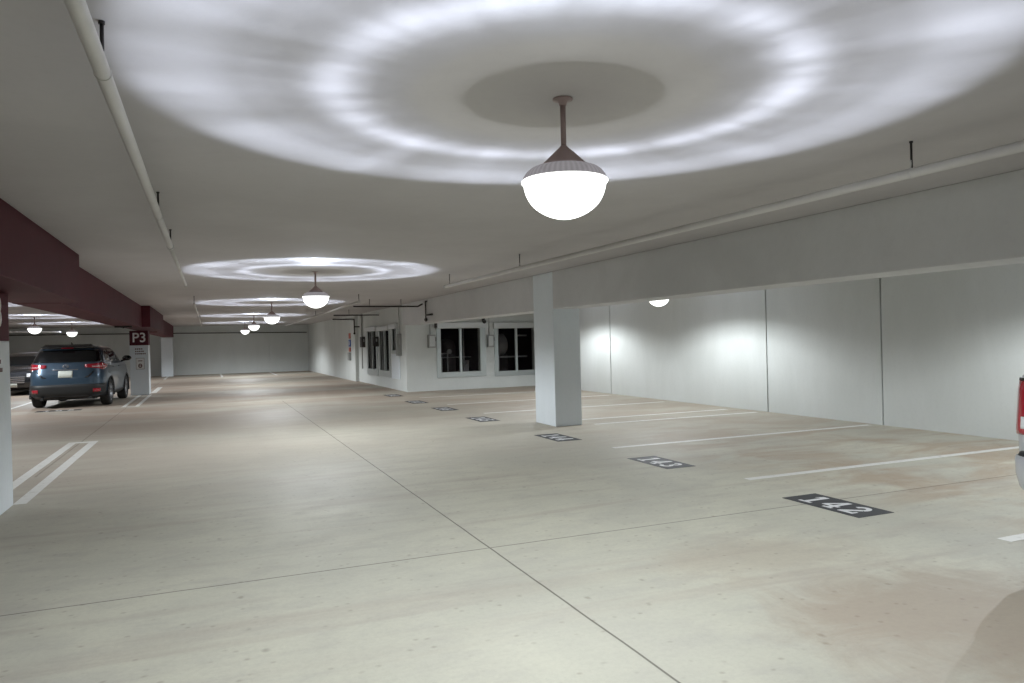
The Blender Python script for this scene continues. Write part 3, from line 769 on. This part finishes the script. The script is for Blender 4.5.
for sg in (-1, 1):
    for nm, q in (('side_window', [(-.12,1.115),(.72,1.115),(.28,1.47),(-.12,1.49)]), ('side_window', [(-1.08,1.13),(-.20,1.115),(-.20,1.49),(-1.02,1.50)]), ('quarter_window', [(-1.70,1.17),(-1.14,1.135),(-1.08,1.50),(-1.46,1.48)])):
        if sg < 0: q = [q[1], q[0], q[3], q[2]]
        mb = MB(); SUV.patch(mb, SUV.side(Z(q), sg), .006, 10, 6); mb.build(nm, M['tint'], suv)
    # tail lamp wrapping the corner
    mb = MB()
    t0, t1 = SUV.t_rear(sg*.44, 1.15), SUV.t_side(-1.72, 1.15, sg); mid = SUV.t_rear(sg*.82, 1.15)
    qa = [(t0, 1.12), (mid, 1.045), (mid, 1.245), (t0, 1.20)] if sg > 0 else [(mid, 1.045), (t0, 1.12), (t0, 1.20), (mid, 1.245)]
    qb = [(mid, 1.045), (t1, 1.12), (t1, 1.21), (mid, 1.245)] if sg > 0 else [(t1, 1.12), (mid, 1.045), (mid, 1.245), (t1, 1.21)]
    SUV.patch(mb, qa, .016, 12, 5, .02); SUV.patch(mb, qb, .016, 12, 5, .02)
    tl = mb.build('tail_lamp', M['tail'], suv)
    mb = MB(); ma, mz = SUV.t_rear(sg*.60, 1.15), SUV.t_rear(sg*.86, 1.15)
    SUV.patch(mb, [(min(ma, mz), 1.13), (max(ma, mz), 1.13), (max(ma, mz), 1.145), (min(ma, mz), 1.145)], .020, 10, 2, .006); mb.build('lamp_bar', M['clear'], tl)
    mb = MB(); a, b = SUV.t_rear(sg*.62, .48), SUV.t_rear(sg*.77, .48)
    SUV.patch(mb, [(min(a,b), .44), (max(a,b), .44), (max(a,b), .53), (min(a,b), .53)], .024, 6, 3, .014); mb.build('rear_reflector', M['tail'], suv)
    mb = MB(); xs = sg*.905
    for y in (-1.33, 1.38): arch_trim(mb, xs, y, WR, ar-.005, sg, .26)
    mb.build('wheel_arch_trim', M['plastic'], suv)
    mb = MB(); q = [(-.86,.25),(.90,.25),(.90,.36),(-.86,.36)]
    if sg < 0: q = [q[1], q[0], q[3], q[2]]
    SUV.patch(mb, SUV.side(Z(q), sg), .012, 14, 3, .03); mb.build('side_sill', M['plastic'], suv)
    for y in (-1.33, 1.38): wheel(suv, sg*.80, y, WR, .225)
    mirror(suv, sg*1.04, .66, 1.32, M['navy'])
    for y in (-.05, -1.0):
        mb = MB(); q = [(y-.12,.95),(y+.06,.95),(y+.06,.975),(y-.12,.975)]
        if sg < 0: q = [q[1], q[0], q[3], q[2]]
        SUV.patch(mb, SUV.side(Z(q), sg), .03, 4, 2, .012); mb.build('door_handle', M['blue'], suv)
    mb = MB(); a, b = SUV.t_rear(sg*.40, .9), SUV.t_rear(sg*.64, .9); z = .80
    qq = [(SUV.t_rear(sg*.42,.84), .84), (SUV.t_rear(sg*.62,1.02), 1.02), (SUV.t_rear(sg*.66,1.02), 1.02), (SUV.t_rear(sg*.52,.84), .84)]
    if sg > 0: qq = [qq[0], qq[3], qq[2], qq[1]]
    SUV.patch(mb, qq, .004, 4, 6, .01); mb.build('tailgate_recess_shade', M['navy'], suv)  # recess beside the plate shown by a near-black patch, shade as colour
    MB().tube((sg*.55, -2.16, .28), (sg*.55, -2.26, .28), .04, 16).build('exhaust_tip', M['plastic'], suv)
mb = MB(); SUV.patch(mb, [(SUV.t_side(-1.85,.4,-1)+0, .29), (SUV.t_side(-1.85,.4,1), .29), (SUV.t_side(-1.85,.4,1), .66), (SUV.t_side(-1.85,.4,-1), .66)], .014, 40, 5, .03); mb.build('rear_bumper', M['plastic'], suv)
mb = MB(); SUV.patch(mb, SUV.rear(Z([(-.16,.745),(.16,.745),(.16,.905),(-.16,.905)])), .012, 4, 2, .012); mb.build('licence_plate', M['plate'], suv)
mb = MB(); SUV.patch(mb, SUV.rear(Z([(-.30,.925),(.30,.925),(.28,.938),(-.28,.938)])), .014, 10, 2, .012); mb.build('plate_garnish', M['chrome'], suv)
mb = MB()
for k in range(16):
    a, b = 2*PI*k/16, 2*PI*(k+1)/16
    mb.tube((.062*math.cos(a), SUV.pt(SUV.t_rear(.01, 1.16), 1.16).y-.012, 1.155+.05*math.sin(a)), (.062*math.cos(b), SUV.pt(SUV.t_rear(.01, 1.16), 1.16).y-.012, 1.155+.05*math.sin(b)), .008, 6)
for a, b in (((-.06, 1.16), (-.005, 1.14)), ((.06, 1.16), (.005, 1.14))):
    yy = SUV.pt(SUV.t_rear(.01, 1.16), 1.16).y-.012; mb.tube((a[0], yy, a[1]+.008), (b[0], yy, b[1]), .007, 6)
mb.build('emblem', M['chrome'], suv)
mb = MB(); SUV.patch(mb, SUV.rear(Z([(-.60,1.535),(.60,1.535),(.52,1.60),(-.52,1.60)])), .10, 16, 3, .12); sp = mb.build('roof_spoiler', M['navy'], suv)
mb = MB(); mb.box(-.14, .14, -1.93, -1.86, 1.655, 1.675); mb.build('brake_light', M['tail'], sp)
mb = MB(); mb.add([(-.02,-1.42,1.72),(.02,-1.42,1.72),(.02,-1.22,1.735),(-.02,-1.22,1.735),(-.006,-1.42,1.83),(.006,-1.42,1.83)], [(0,1,2,3),(0,4,5,1),(1,5,2),(0,3,4),(3,2,5,4)]); mb.build('roof_antenna', M['plastic'], suv)
mb = MB(); mb.box(-.62, .62, -2.0, 2.0, .23, .5); mb.build('underbody', M['plastic'], suv)
for sg in (-1, 1):
    mb = MB(); a, b = SUV.t_front(sg*.45, .88), SUV.t_side(1.8, .88, sg); SUV.patch(mb, [(min(a,b),.80),(max(a,b),.80),(max(a,b),.92),(min(a,b),.92)], .012, 10, 3); mb.build('headlamp', M['clear'], suv)
mb = MB(); SUV.patch(mb, SUV.front(Z([(.42,.50),(-.42,.50),(-.46,.86),(.46,.86)])), .012, 10, 6); mb.build('grille', M['plastic'], suv)

# --- near-black saloon facing the camera in the next row
SED = Loft([(.20,.78,-2.25,2.20,7), (.28,.87,-2.34,2.34,7), (.42,.90,-2.39,2.39,6), (.60,.905,-2.4,2.38,6), (.74,.90,-2.38,2.30,6), (.84,.885,-2.36,2.1,6), (.92,.865,-2.33,1.6,6), (.97,.85,-2.2,1.05,6.5),
  (1.02,.82,-1.9,.92,6.5), (1.16,.76,-1.6,.62,6.5), (1.32,.68,-1.3,.25,6), (1.40,.61,-1.1,.05,5), (1.45,.47,-.9,-.15,4), (1.47,.25,-.7,-.35,3)])
sed = empty('saloon_car', (-7.08, 37.0, 0), 'near-black saloon car facing out, half hidden behind the blue car', 'car', None, PI, 1.16)
cut_arches(SED.shell(), [(sg*.6, sg*1.2, y, .335, .39) for sg in (-1, 1) for y in (-1.42, 1.42)], 'body', M['navy'], sed)
mb = MB(); SED.patch(mb, SED.front([(.72,1.0),(-.72,1.0),(-.56,1.36),(.56,1.36)]), .006, 16, 8); mb.build('windscreen', M['tint'], sed)
mb = MB(); SED.patch(mb, SED.rear([(-.68,1.02),(.68,1.02),(.54,1.36),(-.54,1.36)]), .006, 16, 8); mb.build('rear_window', M['tint'], sed)
for sg in (-1, 1):
    for q in ([(-.1,1.02),(.66,1.02),(.22,1.33),(-.1,1.35)], [(-1.1,1.02),(-.18,1.02),(-.18,1.35),(-.9,1.33)]):
        if sg < 0: q = [q[1], q[0], q[3], q[2]]
        mb = MB(); SED.patch(mb, SED.side(q, sg), .006, 10, 5); mb.build('side_window', M['tint'], sed)
    mb = MB(); a, b = SED.t_front(sg*.42, .7), SED.t_side(1.95, .7, sg); SED.patch(mb, [(min(a,b),.62),(max(a,b),.62),(max(a,b),.74),(min(a,b),.74)], .012, 12, 3); mb.build('headlamp', M['clear'], sed)
    mb = MB(); a, b = SED.t_rear(sg*.5, .8), SED.t_side(-2.1, .8, sg); SED.patch(mb, [(min(a,b),.72),(max(a,b),.72),(max(a,b),.84),(min(a,b),.84)], .012, 10, 3); mb.build('tail_lamp', M['tail'], sed)
    for y in (-1.42, 1.42): wheel(sed, sg*.78, y, .335, .21, 5)
    mirror(sed, sg*1.0, .68, 1.0, M['navy'])
mb = MB(); SED.patch(mb, SED.front([(.36,.36),(-.36,.36),(-.40,.66),(.40,.66)]), .008, 10, 6); g = mb.build('grille', M['plastic'], sed)
mb = MB()
for z in (.44, .50, .56, .62): SED.patch(mb, SED.front([(.37,z),(-.37,z),(-.37,z+.02),(.37,z+.02)]), .016, 10, 1, .01)
mb.build('grille_bars', M['chrome'], g)
mb = MB(); SED.patch(mb, SED.front([(.15,.30),(-.15,.30),(-.15,.42),(.15,.42)]), .02, 4, 2, .012); mb.build('licence_plate', M['plate'], sed)
MB().box(-.6, .6, -2.1, 2.1, .16, .4).build('underbody', M['plastic'], sed)

# --- silver pickup at the right edge, tail toward the aisle
pk = empty('pickup_truck', (8.55, 2.80, 0), 'silver pickup truck cut off by the right edge, red tail lamp showing', 'pickup truck', None, -PI/2, 1.0)
BED = Loft([(.48,.90,-2.82,-.62,16), (.56,.97,-2.86,-.6,14), (.75,1.00,-2.88,-.6,12), (1.0,1.005,-2.88,-.6,12), (1.28,.99,-2.87,-.6,12), (1.38,.975,-2.86,-.6,12), (1.41,.955,-2.84,-.62,12)])
cut_arches(BED.shell(128), [(sg*.7, sg*1.3, -1.70, .42, .50) for sg in (-1, 1)], 'bed', M['silver'], pk)
CAB = Loft([(.42,.90,-.60,2.72,14), (.56,.98,-.6,2.84,9), (.80,1.0,-.6,2.86,8), (1.02,1.0,-.6,2.80,8), (1.16,.98,-.6,2.55,8), (1.22,.965,-.59,1.5,8), (1.27,.94,-.58,1.28,9), (1.5,.87,-.54,1.0,9), (1.78,.79,-.48,.62,8), (1.86,.72,-.40,.45,6), (1.90,.55,-.2,.2,4)])
cut_arches(CAB.shell(), [(sg*.7, sg*1.3, 1.95, .42, .50) for sg in (-1, 1)], 'cab', M['silver'], pk)
mb = MB(); CAB.patch(mb, CAB.front([(.84,1.30),(-.84,1.30),(-.70,1.74),(.70,1.74)]), .006, 16, 8); mb.build('windscreen', M['tint'], pk)
mb = MB(); CAB.patch(mb, CAB.rear([(-.78,1.44),(.78,1.44),(.66,1.75),(-.66,1.75)]), .006, 12, 6); mb.build('rear_window', M['tint'], pk)
for sg in (-1, 1):
    q = [(-.36,1.29),(1.05,1.29),(.55,1.70),(-.32,1.72)]
    if sg < 0: q = [q[1], q[0], q[3], q[2]]
    mb = MB(); CAB.patch(mb, CAB.side(q, sg), .006, 10, 6); mb.build('side_window', M['tint'], pk)
    mb = MB(); a, b = BED.t_rear(sg*.78, 1.1), BED.t_side(-2.70, 1.1, sg)
    BED.patch(mb, [(min(a,b), .94), (max(a,b), .94), (max(a,b), 1.345), (min(a,b), 1.345)], .014, 16, 12, .022); tl = mb.build('tail_lamp', M['tail'], pk)
    mb = MB(); ra, rb = BED.t_rear(sg*.80, 1.1), BED.t_rear(sg*.885, 1.1); BED.patch(mb, [(min(ra,rb), .985), (max(ra,rb), .985), (max(ra,rb), 1.075), (min(ra,rb), 1.075)], .019, 12, 4, .008); mb.build('reversing_lens', M['clear'], tl)
    mb = MB(); BED.patch(mb, [(min(a,b)-.01, 1.345), (max(a,b)+.01, 1.345), (max(a,b)+.01, 1.365), (min(a,b)-.01, 1.365)], .016, 12, 2, .02); mb.build('lamp_bezel', M['plastic'], tl)
    for y in (-1.70, 1.95): wheel(pk, sg*.84, y, .40, .26, 6)
    mirror(pk, sg*1.14, 1.0, 1.30, M['silver'])
    mb = MB(); a, b = CAB.t_front(sg*.60, .95), CAB.t_side(2.5, .95, sg); CAB.patch(mb, [(min(a,b),.88),(max(a,b),.88),(max(a,b),1.08),(min(a,b),1.08)], .012, 10, 3); mb.build('headlamp', M['clear'], pk)
BMP = Loft([(.50,.85,-2.98,-2.55,5), (.56,.895,-3.02,-2.5,5), (.66,.925,-3.03,-2.45,5), (.77,.93,-3.03,-2.45,5), (.79,.925,-3.02,-2.46,5)])
bp = BMP.shell(64).build('rear_bumper', M['silver'], pk, merge=True)
ST = Loft([(.79,.915,-3.01,-2.47,5), (.815,.905,-3.0,-2.48,5)])
ST.shell(64).build('step_pad', M['plastic'], bp, merge=True)
MB().box(-.80, .80, -2.885, -2.875, .78, 1.33).build('tailgate', M['silver'], pk, bevel=.01)
MB().box(-.6, .6, -2.7, 2.5, .32, .56).build('underbody', M['plastic'], pk)
mb = MB(); CAB.patch(mb, CAB.front([(.56,.80),(-.56,.80),(-.56,1.08),(.56,1.08)]), .012, 10, 6); mb.build('grille', M['chrome'], pk)

# ------------------------------------------------------------------ camera, world, view
cam = bpy.data.cameras.new('camera'); cam.sensor_width = 36; cam.lens = 738.2/1024*36; cam.clip_end = 200
co = bpy.data.objects.new('camera', cam); C.objects.link(co)
R = Matrix(((0.92367876, 0.02307187, -0.38247254), (-0.38242115, -0.00677458, -0.9239633), (-0.02390865, 0.99971086, 0.00256563)))
co.matrix_world = Matrix.Translation((0, 0, CAMZ)) @ R.to_4x4()
bpy.context.scene.camera = co
w = bpy.data.worlds.new('world'); bpy.context.scene.world = w; w.use_nodes = True
w.node_tree.nodes['Background'].inputs[0].default_value = (0, 0, 0, 1)
sc = bpy.context.scene
sc.view_settings.view_transform = 'Standard'; sc.view_settings.look = 'None'
sc.view_settings.exposure = 0; sc.view_settings.gamma = 1; sc.view_settings.use_curve_mapping = False
sc.cycles.max_bounces = 8; sc.cycles.diffuse_bounces = 5; sc.cycles.glossy_bounces = 3; sc.cycles.transparent_max_bounces = 12
sc.cycles.sample_clamp_indirect = 4
